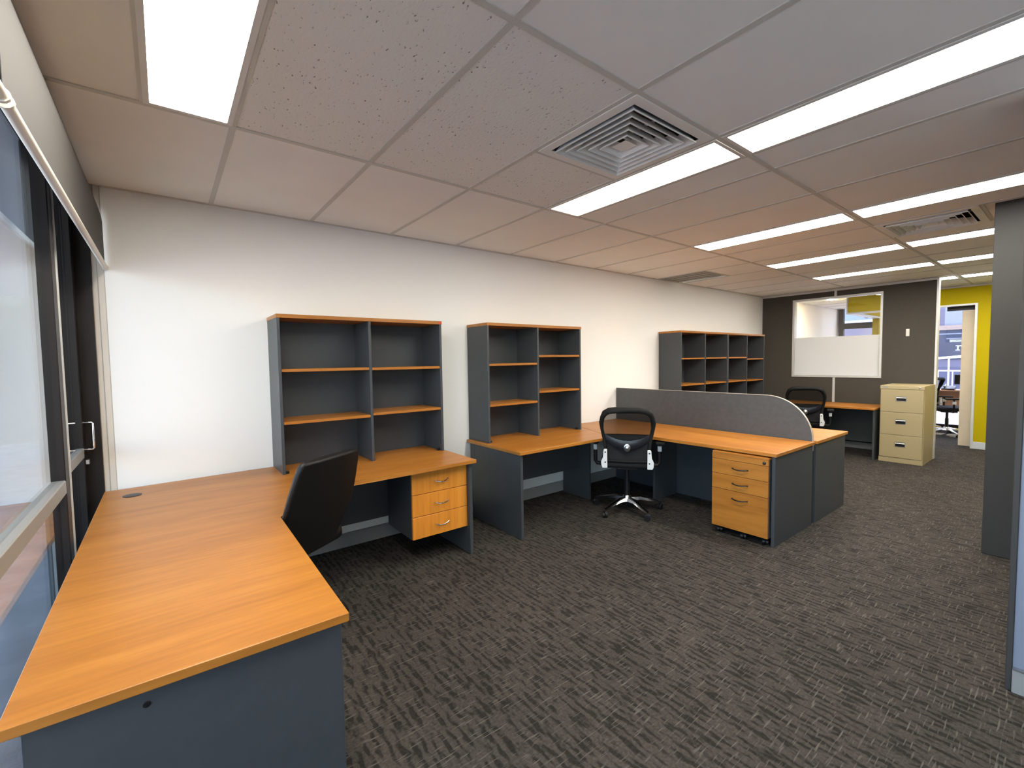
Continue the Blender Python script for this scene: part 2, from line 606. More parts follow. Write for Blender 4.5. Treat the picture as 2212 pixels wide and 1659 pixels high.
for i in range(5):
    y0, y1 = ROWS[i], ROWS[i + 1]
    xs = xbreaks(i)
    for k in range(len(xs) - 1):
        x0, x1 = xs[k], xs[k + 1]
        mid = (x0 + x1) / 2
        if x1 - x0 < 0.03:
            continue
        if lights_row(i) and any(lx - 0.02 < mid < lx + LW + 0.03 for lx in LX):
            continue
        if 8.40 < mid < 8.44:
            continue
        m = 'tile_pinhole' if (i, round(x0, 3)) in pin else 'tile_plain'
        if i == 1 and abs(x0 - 1.723) < 0.02:          # half tile beside the square diffuser
            tile(x0, x1, y0, -1.787, m)
            continue
        if i == 2 and abs(x0 - 4.723) < 0.02:
            tile(x0, x1, -2.987, y1, m)
            continue
        if i == 0 and abs(x0 - 5.323) < 0.02:          # grey return grille by the wall
            tile(x0, x1, -0.66, y1, m)
            continue
        tile(x0, x1, y0, y1, m)
    for x in xs[1:-1]:
        box('grid_bar', x - 0.012, x + 0.012, y1 + 0.012, y0 - 0.012, HC, HC + 0.006, 'tbar', ceil)
for y in ROWS[1:-1]:
    box('grid_bar', -0.10, XE, y - 0.012, y + 0.012, HC - 0.0005, HC + 0.006, 'tbar', ceil)
box('wall_angle', 0.0, 8.42, -0.022, 0.0, HC - 0.001, HC + 0.006, 'tbar', ceil)

box('grid_bar', 1.735, 2.311, -1.799, -1.775, HC, HC + 0.006, 'tbar', ceil)
box('grid_bar', 4.735, 5.311, -2.999, -2.975, HC, HC + 0.006, 'tbar', ceil)
box('grid_bar', 5.335, 5.911, -0.672, -0.648, HC, HC + 0.006, 'tbar', ceil)
# lights
for ci, lx in enumerate(LX):
    for ri in (1, 2):
        y0, y1 = ROWS[ri], ROWS[ri + 1]
        where = {
            (0, 1): 'white LED ceiling panel above the corner desk by the window',
            (0, 2): 'LED ceiling panel over the near end of the corner desk, behind the top-left one',
            (1, 1): 'long LED ceiling panel touching the large square air diffuser',
            (1, 2): 'largest LED ceiling panel, running out of the picture at top right',
            (2, 1): 'LED ceiling panel above the screen between the desks',
            (2, 2): 'LED ceiling panel beside the far air diffuser, running out at the right edge',
            (3, 1): 'LED ceiling panel in the third row from the window, above the bookcases',
            (3, 2): 'LED ceiling panel just behind the far air diffuser, cut by the grey wall',
            (4, 1): 'LED ceiling panel closest in front of the dark partition window',
            (4, 2): 'LED ceiling panel one row before the corridor end, cut by the grey wall',
            (5, 1): 'short visible LED ceiling panel just beyond the partition edge',
            (5, 2): 'farthest LED ceiling panel, above the corridor by the yellow wall'}[(ci, ri)]
        t = thing('ceiling_light', where, 'light', ((lx + LW / 2), (y0 + y1) / 2, HC), group='flat LED panels in the ceiling')
        b = bmesh.new()
        X0, X1, Y0, Y1 = lx, lx + LW + 0.02, y1 + 0.014, y0 - 0.014
        for q in ((X0, X1, Y0, Y0 + 0.018), (X0, X1, Y1 - 0.018, Y1), (X0, X0 + 0.020, Y0 + 0.018, Y1 - 0.018), (X1 - 0.020, X1, Y0 + 0.018, Y1 - 0.018)):
            bm_box(b, *q, HC - 0.003, HC + 0.015)
        bmesh.ops.remove_doubles(b, verts=b.verts, dist=0.0001)
        part('frame', b, 'light_frame', t)
        box('diffuser', X0 + 0.020, X1 - 0.020, Y0 + 0.018, Y1 - 0.018, HC - 0.001, HC + 0.012, 'panel', t)

# square four-way air diffusers
def diffuser(cx, cy, label):
    t = thing('air_diffuser', label, 'air vent', (cx, cy, HC), group='square air diffusers in the ceiling')
    b = bmesh.new()
    def ring(b, ho, hi_, zo, zi, th=0.002):
        vo = [b.verts.new((cx + sx * ho, cy + sy * ho, zo)) for sx, sy in ((-1, -1), (1, -1), (1, 1), (-1, 1))]
        vi = [b.verts.new((cx + sx * hi_, cy + sy * hi_, zi)) for sx, sy in ((-1, -1), (1, -1), (1, 1), (-1, 1))]
        vo2 = [b.verts.new((cx + sx * ho, cy + sy * ho, zo + th)) for sx, sy in ((-1, -1), (1, -1), (1, 1), (-1, 1))]
        vi2 = [b.verts.new((cx + sx * hi_, cy + sy * hi_, zi + th)) for sx, sy in ((-1, -1), (1, -1), (1, 1), (-1, 1))]
        for k in range(4):
            j = (k + 1) % 4
            b.faces.new((vo[k], vo[j], vi[j], vi[k]))
            b.faces.new((vo2[k], vi2[k], vi2[j], vo2[j]))
            b.faces.new((vo[k], vo2[k], vo2[j], vo[j]))
            b.faces.new((vi[k], vi[j], vi2[j], vi2[k]))
    ring(b, 0.290, 0.245, HC - 0.004, HC - 0.004, 0.006)
    part('rim', b, 'vent_white', t)
    for h in (0.232, 0.194, 0.156, 0.118, 0.080):
        b = bmesh.new()
        ring(b, h, h - 0.032, HC - 0.012, HC + 0.034, 0.0015)
        ring(b, h + 0.0015, h - 0.0015, HC - 0.016, HC - 0.016, 0.005)
        part('louvre', b, 'vent_white', t)
    b = bmesh.new()
    v = [b.verts.new((cx + sx * 0.042, cy + sy * 0.042, HC - 0.008)) for sx, sy in ((-1, -1), (1, -1), (1, 1), (-1, 1))]
    c = b.verts.new((cx, cy, HC + 0.016))
    for k in range(4):
        b.faces.new((v[k], v[(k + 1) % 4], c))
    b.faces.new(list(reversed(v)))
    part('centre_cone', b, 'vent_white', t)
    box('support_bar', cx - 0.24, cx + 0.24, cy - 0.006, cy + 0.006, HC + 0.030, HC + 0.036, 'vent_white', t)
    box('support_bar', cx - 0.006, cx + 0.006, cy - 0.24, cy + 0.24, HC + 0.036, HC + 0.042, 'vent_white', t)
    box('duct_plate', cx - 0.25, cx + 0.25, cy - 0.25, cy + 0.25, HC + 0.110, HC + 0.114, 'vent_dark', t)
    for q in ((cx - 0.255, cx - 0.25, cy - 0.255, cy + 0.255), (cx + 0.25, cx + 0.255, cy - 0.255, cy + 0.255), (cx - 0.25, cx + 0.25, cy - 0.255, cy - 0.25), (cx - 0.25, cx + 0.25, cy + 0.25, cy + 0.255)):
        box('duct_side', *q, HC + 0.003, HC + 0.110, 'vent_dark', t)
diffuser(2.023, -2.087, 'large square air diffuser beside the long light panel')
diffuser(5.023, -2.687, 'far square air diffuser between two rows of lights near the grey wall')
t = thing('return_grille', 'flat grey return air grille in the ceiling along the white wall', 'air vent', (5.55, -0.36, HC))
box('grille_plate', 5.335, 5.76, -0.64, -0.05, HC - 0.004, HC + 0.012, 'vent_grey', t, bevel=0.003)
for k in range(7):
    y = -0.59 + k * 0.08
    box('slat', 5.36, 5.735, y, y + 0.045, HC - 0.008, HC - 0.004, 'vent_grey', t)

# ------------------------------------------------------------------ left: glazed wall, glass door, blinds
win = thing('window_1', None, None, (-0.1, -3.0, 0.0), kind=ST)
box('head', -0.16, -0.085, YB, 0.0, 2.30, 2.60, 'dark_frame', win)
box('sill_rail', -0.16, -0.085, YB, -0.92, 0.0, 0.10, 'dark_frame', win, bevel=0.003)
for y in (-1.0, -3.05, -5.10):
    mu = box('mullion', -0.15, -0.085, y, y + 0.08, 0.10, 2.30, 'dark_frame', win, bevel=0.003)
    if y == -1.0:
        box('edge_line', -0.090, -0.080, y + 0.078, y + 0.088, 0.10, 2.30, 'alu', mu)  # thin pale strip along the far edge of this mullion
for y0, y1 in ((-2.97, -1.0), (-5.02, -3.05)):
    box('transom', -0.14, -0.085, y0, y1, 0.915, 0.970, 'grey_frame', win, bevel=0.004)
    box('pane', -0.113, -0.107, y0, y1, 0.970, 2.30, 'tinted_glass', win)
    box('pane', -0.113, -0.107, y0, y1, 0.10, 0.915, 'tinted_glass', win)
door = thing('door_1', None, None, (-0.15, -0.45, 0.0), kind=ST)
box('stile', -0.165, -0.130, -0.915, -0.86, 0.0, 2.30, 'dark_frame', door, bevel=0.002)
st = box('stile', -0.165, -0.130, -0.085, -0.005, 0.0, 2.30, 'dark_frame', door, bevel=0.002)
box('bottom_rail', -0.165, -0.130, -0.86, -0.085, 0.0, 0.16, 'dark_frame', door)
box('transom', -0.170, -0.128, -0.86, -0.085, 0.915, 0.970, 'grey_frame', door, bevel=0.003)
box('pane', -0.150, -0.144, -0.86, -0.085, 0.970, 2.30, 'tinted_glass', door)
box('pane', -0.150, -0.144, -0.86, -0.085, 0.16, 0.915, 'tinted_glass', door)
tube('handle', [(-0.130, -0.045, 0.955), (-0.096, -0.045, 0.955), (-0.091, -0.045, 0.962), (-0.091, -0.045, 1.100), (-0.096, -0.045, 1.107), (-0.130, -0.045, 1.107)], 0.0055, 'chrome', st, label='chrome pull handle')
box('lock', -0.130, -0.112, -0.060, -0.030, 0.872, 0.900, 'steel', st, bevel=0.003, label='small steel lock box')
box('trim_1', -0.20, -0.062, -0.002, 0.05, 0.0, 2.60, 'dark_frame', kind=ST)
box('trim_2', -0.062, -0.036, 0.012, 0.10, 0.0, 2.60, 'trim_cream', kind=ST, bevel=0.003)
box('trim_3', -0.036, -0.006, 0.004, 0.10, 0.0, 2.60, 'trim_cream', kind=ST, bevel=0.003)

def blind(y0, y1, label):
    t = thing('roller_blind', label, 'blind', (-0.01, (y0 + y1) / 2, 1.97), group='grey roller blinds on the glazed wall')
    prof = [(0.000, 1.995), (0.000, 2.10), (0.000, 2.24), (-0.004, 2.275), (-0.014, 2.32), (-0.030, 2.365), (-0.052, 2.405)]
    b = bmesh.new()
    th = 0.0015
    a0 = [b.verts.new((x, y0, z)) for x, z in prof]
    a1 = [b.verts.new((x, y1, z)) for x, z in prof]
    c0 = [b.verts.new((x - th, y0, z)) for x, z in prof]
    c1 = [b.verts.new((x - th, y1, z)) for x, z in prof]
    for k in range(len(prof) - 1):
        b.faces.new((a0[k], a1[k], a1[k + 1], a0[k + 1]))
        b.faces.new((c0[k], c0[k + 1], c1[k + 1], c1[k]))
        b.faces.new((a0[k], a0[k + 1], c0[k + 1], c0[k]))
        b.faces.new((a1[k], c1[k], c1[k + 1], a1[k + 1]))
    part('fabric', b, 'blind', t, smooth=True)
    tube('roller', [(-0.062, y0, 2.412), (-0.062, y1, 2.412)], 0.022, 'blind', t, n=14)
    r = tube('bottom_rail', [(0.001, y0 + 0.004, 1.985), (0.001, y1 - 0.004, 1.985)], 0.0125, 'rail', t, n=12)
    for y in (y0, y1):
        tube('end_cap', [(0.001, y - 0.004, 1.985), (0.001, y + 0.006, 1.985)], 0.016, 'rail', r, n=12)
blind(-2.055, -0.020, 'wide grey roller blind half lowered over the glass beside the white wall')
blind(-4.10, -2.085, 'grey roller blind of which only the pale rail end shows at the left edge')

# ------------------------------------------------------------------ dark partition with window
XP = 8.42
pt = thing('wall_far', None, None, (XP + 0.04, -1.1, 0.0), kind=ST)
WY0, WY1, WZ0, WZ1, JY = -1.640, -0.470, 1.085, 2.330, -1.060
for (y0, y1, z0, z1) in ((-0.006 + WY1 + 0.006, 0.0, 0.0, HC), (JY + 0.003, WY1, WZ1, HC), (WY0, JY - 0.003, WZ1, HC),
                         (JY + 0.003, WY1, 0.0, WZ0), (WY0, JY - 0.003, 0.0, WZ0), (-2.20, WY0, 0.0, HC)):
    box('panel', XP, XP + 0.08, y0, y1, z0, z1, 'partition', pt)
for z0, z1 in ((0.0, WZ0), (WZ1, HC)):
    box('joint_strip', XP - 0.006, XP + 0.086, JY - 0.016, JY + 0.016, z0, z1, 'alu', pt)
box('top_channel', XP - 0.008, XP + 0.088, -2.205, 0.0, HC - 0.030, HC + 0.0, 'alu', pt)
box('end_cap', XP - 0.008, XP + 0.088, -2.224, -2.200, 0.0, HC, 'alu', pt, bevel=0.003)
box('skirting_duct', XP - 0.03, XP, -1.80, -0.02, 0.03, 0.125, 'skirt', pt, bevel=0.003)
w2 = thing('window_2', None, None, (XP + 0.04, (WY0 + WY1) / 2, WZ0), kind=ST)
fr = 0.030
box('frame_top', XP - 0.012, XP + 0.092, WY0, WY1, WZ1 - fr, WZ1, 'alu', w2, bevel=0.002)
box('frame_bottom', XP - 0.012, XP + 0.092, WY0, WY1, WZ0, WZ0 + fr, 'alu', w2, bevel=0.002)
box('frame_side', XP - 0.012, XP + 0.092, WY0, WY0 + fr, WZ0 + fr, WZ1 - fr, 'alu', w2, bevel=0.002)
box('frame_side', XP - 0.012, XP + 0.092, WY1 - fr, WY1, WZ0 + fr, WZ1 - fr, 'alu', w2, bevel=0.002)
box('pane', XP + 0.035, XP + 0.041, WY0 + fr, WY1 - fr, WZ0 + fr, WZ1 - fr, 'glass', w2)
box('frosted_film', XP + 0.030, XP + 0.0345, WY0 + fr, WY1 - fr, WZ0 + fr, 1.715, 'frost', w2)
t = thing('light_switch', 'white light switch on the dark partition between window and filing cabinet', 'light switch', (XP, -1.917, 1.674))
pl = box('plate', XP - 0.009, XP, -1.936, -1.898, 1.674, 1.774, 'white_plastic', t, bevel=0.003)
box('rocker', XP - 0.013, XP - 0.009, -1.928, -1.906, 1.70, 1.75, 'white_plastic', pl, bevel=0.001)

# ------------------------------------------------------------------ beyond: yellow wall, door leaf, far glazing, street
XY = 9.75
yw = thing('wall_yellow', None, None, (XY + 0.05, -3.0, 0.0), kind=ST)
box('wall_panel', XY, XY + 0.10, YB, -2.44, 0.0, HC, 'yellow', yw)
box('header', XY, XY + 0.10, -2.44, -0.835, 2.165, HC, 'yellow', yw)
box('side_header', XY + 0.10, 11.55, -0.935, -0.835, 2.165, HC, 'yellow', yw)
box('pier', 11.42, 11.55, -0.90, -0.80, 0.0, 2.165, 'yellow', yw)
box('head_trim', XY - 0.008, XY + 0.108, -2.44, -0.832, 2.140, 2.165, 'alu', yw)
box('side_trim', XY + 0.108, 11.55, -0.938, -0.832, 2.140, 2.165, 'alu', yw)
box('corner_trim', XY - 0.008, XY + 0.015, -0.850, -0.830, 2.165, HC, 'alu', yw)
box('door_jamb', XY - 0.010, XY + 0.110, -2.445, -2.415, 0.0, 2.165, 'alu', yw, bevel=0.002)
box('trim_cornice', XY - 0.02, XY, YB, -2.0, HC - 0.03, HC, 'trim_cream', kind=ST)
box('baseboard_yellow', XY - 0.016, XY, YB, -2.445, 0.0, 0.105, 'skirt_white', kind=ST, bevel=0.003)
d2 = thing('door_2', None, None, (XY + 0.14, -2.43, 0.0), kind=ST)
box('leaf', XY + 0.115, XY + 0.155, -2.95, -2.270, 0.012, 2.075, 'door_cream', d2, bevel=0.002)
box('track', XY + 0.110, XY + 0.165, -2.95, -2.10, 2.080, 2.140, 'grey_wall', d2)
w3 = thing('window_3', None, None, (XE, -2.5, 0.0), kind=ST)
for y in (-0.11, -1.60, -3.05, -4.50):
    box('mullion', XE - 0.06, XE + 0.04, y, y + 0.09, 0.0, 2.60, 'dark_frame', w3)
for y0, y1 in ((-1.51, -0.11), (-2.96, -1.60), (-4.41, -3.05)):
    if y0 == -1.51:
        box('transom', XE - 0.06, XE + 0.04, y0, y1, 2.000, 2.125, 'dark_frame', w3)
    box('sill_rail', XE - 0.05, XE + 0.04, y0, y1, 0.0, 0.06, 'dark_frame', w3)
    box('pane', XE - 0.012, XE - 0.006, y0, y1, 0.06, 2.60, 'glass', w3)
lathe('downlight', [(0.045, HC - 0.006), (0.050, HC - 0.002), (0.050, HC + 0.004)], 9.90, -0.55, 'downlight',
      label='round lit downlight in the ceiling seen through the partition window', cat='light')

# street outside the far glazing
M['paving_far'] = pbr('sunlit_concrete', (0.62, 0.52, 0.50), 0.9, var=0.06, vscale=2)
M['lilac'] = pbr('pale_lilac_render', (0.30, 0.29, 0.36), 0.9, var=0.03)
M['bright_render'] = pbr('white_render', (0.62, 0.62, 0.63), 0.9)
M['peach'] = pbr('peach_band', (0.42, 0.28, 0.22), 0.8)
M['shop_navy'] = pbr('navy_shop_glazing', (0.045, 0.044, 0.075), 0.35)
M['white_paint'] = pbr('white_paint', (0.85, 0.85, 0.86), 0.6)
M['sign_blue'] = pbr('pale_blue_signboard', (0.23, 0.28, 0.34), 0.7)
M['sign_grey'] = pbr('grey_sign_letters', (0.03, 0.03, 0.04), 0.6)
M['mauve'] = pbr('mauve_low_wall', (0.18, 0.15, 0.20), 0.9)
box('ground', -30, 60, -40, 40, -0.35, -0.12, 'paving_far', kind=ST)
box('pavement', XE + 0.1, 22.0, -14, 14, -0.12, -0.02, 'paving_far', kind=ST)
shop = thing('shop_building', 'shop building across the street with navy shopfront and white lettering', 'building', (22.5, -1.0, -0.12))
box('lower_wall', 22.0, 23.0, -9, 1.0, -0.12, 1.22, 'mauve', shop)
sf = box('shopfront', 21.97, 23.0, -9, 1.0, 1.22, 2.26, 'shop_navy', shop)
box('peach_band', 21.9, 23.0, -9, 1.0, 2.26, 2.42, 'peach', shop)
box('upper_wall', 22.0, 23.0, -9, -0.30, 2.42, 6.5, 'lilac', shop)
box('upper_wall', 22.3, 23.0, 0.02, 1.0, 2.42, 6.5, 'bright_render', shop)
box('downpipe', 22.0, 22.1, -0.30, 0.02, 2.42, 6.5, 'mauve', shop)
box('window_bar', 21.95, 21.97, -9, 1.0, 2.10, 2.14, 'lilac', sf)
box('window_bar', 21.95, 21.97, -9, -0.36, 1.94, 1.97, 'lilac', sf)
def glyph(name, polys, x, y0, z0, s, m, parent):
    b = bmesh.new()
    for poly in polys:
        a = [b.verts.new((x, y0 - p[0] * s, z0 + p[1] * s)) for p in poly]
        c = [b.verts.new((x - 0.01, y0 - p[0] * s, z0 + p[1] * s)) for p in poly]
        n = len(poly)
        b.faces.new(a)
        b.faces.new(list(reversed(c)))
        for i in range(n):
            j = (i + 1) % n
            b.faces.new((a[i], c[i], c[j], a[j]))
    part(name, b, m, parent)
def arc(cx, cy, r0, r1, a0, a1, n=14):
    o = [(cx + r0 * math.cos(math.radians(a0 + (a1 - a0) * k / n)), cy + r0 * math.sin(math.radians(a0 + (a1 - a0) * k / n))) for k in range(n + 1)]
    i = [(cx + r1 * math.cos(math.radians(a1 + (a0 - a1) * k / n)), cy + r1 * math.sin(math.radians(a1 + (a0 - a1) * k / n))) for k in range(n + 1)]
    return o + i
R_ = [[(0, 0), (0.62, 0), (0.62, 0.14), (0.42, 0.14), (0.42, 0.60), (0.50, 0.76), (0.62, 0.82), (0.74, 0.82), (0.74, 0.66), (0.90, 0.66), (0.90, 0.98), (0.66, 1.0), (0.50, 0.94), (0.42, 0.84), (0.42, 0.98), (0.02, 0.98), (0.02, 0.84), (0.22, 0.84), (0.22, 0.14), (0, 0.14)]]
E_ = [arc(0.5, 0.5, 0.5, 0.32, 10, 325, 18), [(0.15, 0.43), (0.98, 0.43), (0.98, 0.57), (0.15, 0.57)]]
glyph('letter_r', R_, 21.965, -0.60, 1.535, 0.185, 'white_paint', sf)
glyph('letter_e', E_, 21.965, -0.785, 1.535, 0.185, 'white_paint', sf)
box('underline', 21.955, 21.965, -1.2, -0.53, 1.500, 1.508, 'lilac', sf)
sg = thing('sign_board', 'pale blue signboard with grey characters outside, seen through the partition window', 'sign', (22.3, 3.0, -0.12))
box('board', 22.0, 22.2, 1.05, 8.0, 2.80, 4.2, 'sign_blue', sg)
box('lower_band', 21.95, 22.2, 1.05, 8.0, 2.62, 2.80, 'bright_render', sg)
box('base_wall', 22.05, 22.5, 1.05, 8.0, -0.12, 2.62, 'mauve', sg)
EIGHT = [arc(0.35, 0.30, 0.30, 0.16, 0, 359.9, 18), arc(0.35, 0.78, 0.26, 0.13, 0, 359.9, 18)]
ONE = [[(0.12, 0), (0.30, 0), (0.30, 1.02), (0.16, 1.02), (-0.05, 0.86), (-0.05, 0.70), (0.12, 0.80)]]
glyph('numeral_eight', EIGHT, 21.99, 2.02, 2.855, 0.30, 'sign_grey', sg)
glyph('numeral_one', ONE, 21.99, 1.78, 2.855, 0.30, 'sign_grey', sg)
rl = thing('street_railing', 'white metal railing along the street outside the far office', 'railing', (15.0, -1.6, -0.02))
box('top_rail', 14.97, 15.03, -5, 0.5, 1.005, 1.035, 'white_paint', rl)
box('mid_rail', 14.98, 15.02, -5, 0.5, 0.15, 0.18, 'white_paint', rl)
for k in range(22):
    y = -5 + k * 0.25
    box('baluster', 14.99, 15.01, y, y + 0.02, -0.02, 1.005, 'white_paint', rl)
rp = thing('sloping_handrail', 'white sloping ramp handrail behind the street railing', 'railing', (18.0, -1.5, -0.02))
tube('rail', [(18, -4.0, 1.62), (18, 1.0, 1.12)], 0.035, 'white_paint', rp)
for y in (-3.0, -2.0, -1.0, 0.0):
    tube('post', [(18, y, -0.02), (18, y, 1.22 - y * 0.1)], 0.02, 'white_paint', rp, n=8)

# ------------------------------------------------------------------ outside the left glazing
M['paver'] = pbr('shaded_pavers', (0.52, 0.47, 0.44), 0.9, var=0.15, vscale=6)
M['far_facade'] = pbr('slate_blue_facade', (0.10, 0.13, 0.15), 0.8, var=0.08, vscale=1.5)
box('walkway', -6.0, -0.16, -14, 18, -0.12, -0.02, 'paver', kind=ST)
box('wall_sun_block', -0.16, 9.0, 0.17, 12.0, -0.12, 3.6, 'far_facade', kind=ST)  # unseen neighbour block, added to keep the sun off the walkway
aw = thing('sky_block_awning', 'flat awning added over the footpath outside the glass door to block high sky', 'awning', (-1.6, -2.0, 2.76))  # added to cut high sky light through the left glazing
box('soffit', -3.0, -0.17, -12, 8.9, 2.76, 2.90, 'bright_render', aw)  # pale underside picked to bounce ground light
bl = thing('arcade_building', 'dark slate building seen through the glass door at the left', 'building', (-4.0, 9.5, -0.12))
box('facade', -7.0, -0.30, 9.0, 10.0, -0.12, 6.0, 'far_facade', bl)
for k in range(4):
    box('window', -1.7 - k * 1.4, -0.8 - k * 1.4, 8.95, 9.0, 1.0, 2.2, 'sign_blue', bl)
# ------------------------------------------------------------------ desks
DZ, DT = 0.705, 0.026
def bow_handle(parent, p, axis, length, m='chrome', sag=0.010, out=(0, -1, 0)):
    """shallow arched pull; p = centre on the face"""
    p = Vector(p); ax = Vector(axis); o = Vector(out)
    h = length / 2
    pts = [p - ax * h, p - ax * h * 0.92 + o * 0.014, p - ax * h * 0.5 + o * 0.022 - Vector((0, 0, sag * 0.8)), p + o * 0.025 - Vector((0, 0, sag)),
           p + ax * h * 0.5 + o * 0.022 - Vector((0, 0, sag * 0.6)), p + ax * h * 0.92 + o * 0.014 + Vector((0, 0, sag * 0.3)), p + ax * h]
    return tube('handle', pts, 0.0045, m, parent, n=8)

desk = thing('corner_desk', 'large L-shaped corner desk with orange beech top along the window wall', 'desk', (0.6, -1.0, 0.0))
arcp = [(0.640, -1.190), (0.700, -1.105), (0.770, -1.035), (0.860, -0.945), (0.940, -0.865), (1.035, -0.785)]
poly = [(-0.052, -2.190), (0.632, -2.205)] + arcp + [(2.005, -0.775), (2.005, -0.020), (0.70, -0.020), (-0.058, -0.060)]
prism('desktop', poly, DZ - DT, DZ, 'wood_x', desk, bevel=0.002)
UZ = DZ - DT
pe = box('end_panel', -0.02, 0.618, -2.175, -2.150, 0.0, UZ, 'charcoal', desk, bevel=0.001)
lathe('screw_cap', [(0.007, 0.0), (0.008, 0.001), (0.007, 0.002)], 0, 0, 'black_plastic', pe, n=12,
      xf=Matrix.Translation((0.178, -2.1755, 0.640)) @ Matrix.Rotation(PI / 2, 4, 'X'))
box('end_panel', 1.965, 1.990, -0.735, -0.045, 0.0, UZ, 'charcoal', desk, bevel=0.001)
box('modesty_panel', 0.20, 1.535, -0.270, -0.252, 0.262, UZ, 'charcoal', desk)
box('modesty_panel', 0.035, 0.053, -2.15, -0.27, 0.215, UZ, 'charcoal', desk)
box('corner_support', 0.035, 0.20, -0.290, -0.270, 0.0, UZ, 'charcoal', desk)
lathe('cable_grommet', [(0.040, DZ - 0.01), (0.042, DZ + 0.002), (0.036, DZ + 0.003), (0.020, DZ + 0.0035)], 0.072, -0.262, 'black_plastic', desk, n=24, label='round black cable grommet')
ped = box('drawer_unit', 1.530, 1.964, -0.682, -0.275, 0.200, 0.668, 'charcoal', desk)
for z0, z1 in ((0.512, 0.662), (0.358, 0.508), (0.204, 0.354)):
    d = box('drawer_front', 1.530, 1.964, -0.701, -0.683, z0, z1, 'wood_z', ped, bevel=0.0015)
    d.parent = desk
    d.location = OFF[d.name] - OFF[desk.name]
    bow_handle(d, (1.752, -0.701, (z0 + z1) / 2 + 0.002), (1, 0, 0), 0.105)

rd = thing('return_desk', 'straight beech desk against the white wall carrying the narrower shelf hutch', 'desk', (3.0, -0.4, 0.0))
prism('desktop', [(2.392, -0.020), (2.392, -0.800), (3.478, -0.800), (3.748, -0.020)], DZ - DT, DZ, 'wood_x', rd, bevel=0.002)
box('end_panel', 2.415, 2.440, -0.775, -0.045, 0.0, UZ, 'charcoal', rd, bevel=0.001)
box('end_panel', 3.585, 3.610, -0.420, -0.045, 0.0, UZ, 'charcoal', rd, bevel=0.001)
box('modesty_panel', 2.440, 3.585, -0.270, -0.252, 0.300, UZ, 'charcoal', rd)

md = thing('screen_desk', 'long beech desk in front of the grey screen with the mobile drawers under it', 'desk', (4.1, -1.3, 0.0))
prism('desktop', [(3.756, -0.020), (3.486, -0.800), (3.745, -1.060), (3.752, -2.100), (4.500, -2.100), (4.500, -0.020)], DZ - DT, DZ, 'wood_y', md, bevel=0.002)
box('end_panel', 3.765, 4.490, -2.088, -2.064, 0.0, UZ, 'charcoal', md, bevel=0.001)
box('modesty_panel', 4.440, 4.458, -2.063, -0.05, 0.205, UZ, 'charcoal', md)
box('lower_modesty_panel', 4.459, 4.477, -2.063, -0.05, 0.0, 0.20, 'charcoal', md)
box('support_panel', 4.06, 4.439, -0.862, -0.838, 0.0, UZ, 'charcoal', md)

fd = thing('back_to_back_desk', 'beech desk on the far side of the grey screen, its corner showing', 'desk', (4.9, -1.3, 0.0))
prism('desktop', [(4.545, -0.020), (4.545, -2.105), (5.312, -2.105), (5.312, -0.020)], DZ - DT, DZ, 'wood_y', fd, bevel=0.002)
box('end_panel', 4.555, 5.285, -2.090, -2.066, 0.0, UZ, 'charcoal', fd, bevel=0.001)
box('modesty_panel', 4.560, 4.578, -2.065, -0.05, 0.15, UZ, 'charcoal', fd)
box('end_panel', 4.580, 5.285, -0.080, -0.056, 0.0, UZ, 'charcoal', fd, bevel=0.001)

# screen between the two desks, rounded at its free end
sc = thing('desk_screen', 'charcoal screen with rounded end standing between the two back-to-back desks', 'desk screen', (4.522, -1.05, 0.60))
zt = 1.073
pr = [(-0.012, 0.62), (-0.012, zt), (-1.70, zt)]
for a in range(0, 91, 6):
    pr.append((-1.70 - 0.375 * math.sin(math.radians(a)), zt - 0.36 + 0.36 * math.cos(math.radians(a))))
pr.append((-2.075, 0.62))
b = bmesh.new()
f0 = [b.verts.new((4.512, y, z)) for y, z in pr]
f1 = [b.verts.new((4.536, y, z)) for y, z in pr]
b.faces.new(f0)
b.faces.new(list(reversed(f1)))
for k in range(len(pr)):
    j = (k + 1) % len(pr)
    b.faces.new((f0[k], f1[k], f1[j], f0[j]))
part('board', b, 'screen', sc)
b = bmesh.new()
n = len(pr)
def off_pt(k, d):
    p0 = Vector(pr[max(k - 1, 1)]); p1 = Vector(pr[min(k + 1, n - 1)])
    tdir = (p1 - p0).normalized()
    return Vector(pr[k]) + Vector((tdir.y, -tdir.x)) * (-d) if False else Vector(pr[k]) + Vector((-tdir.y, tdir.x)) * (-d)
ks = list(range(1, n))
inn0 = [b.verts.new((4.511, pr[k][0], pr[k][1])) for k in ks]
inn1 = [b.verts.new((4.537, pr[k][0], pr[k][1])) for k in ks]
o0 = [b.verts.new((4.511, off_pt(k, 0.0025)[0], off_pt(k, 0.0025)[1])) for k in ks]
o1 = [b.verts.new((4.537, off_pt(k, 0.0025)[0], off_pt(k, 0.0025)[1])) for k in ks]
for k in range(len(ks) - 1):
    b.faces.new((o0[k], o1[k], o1[k + 1], o0[k + 1]))
    b.faces.new((inn0[k], o0[k], o0[k + 1], inn0[k + 1]))
    b.faces.new((inn1[k], inn1[k + 1], o1[k + 1], o1[k]))
part('edge_strip', b, 'screen_edge', sc, label='pale edge strip')

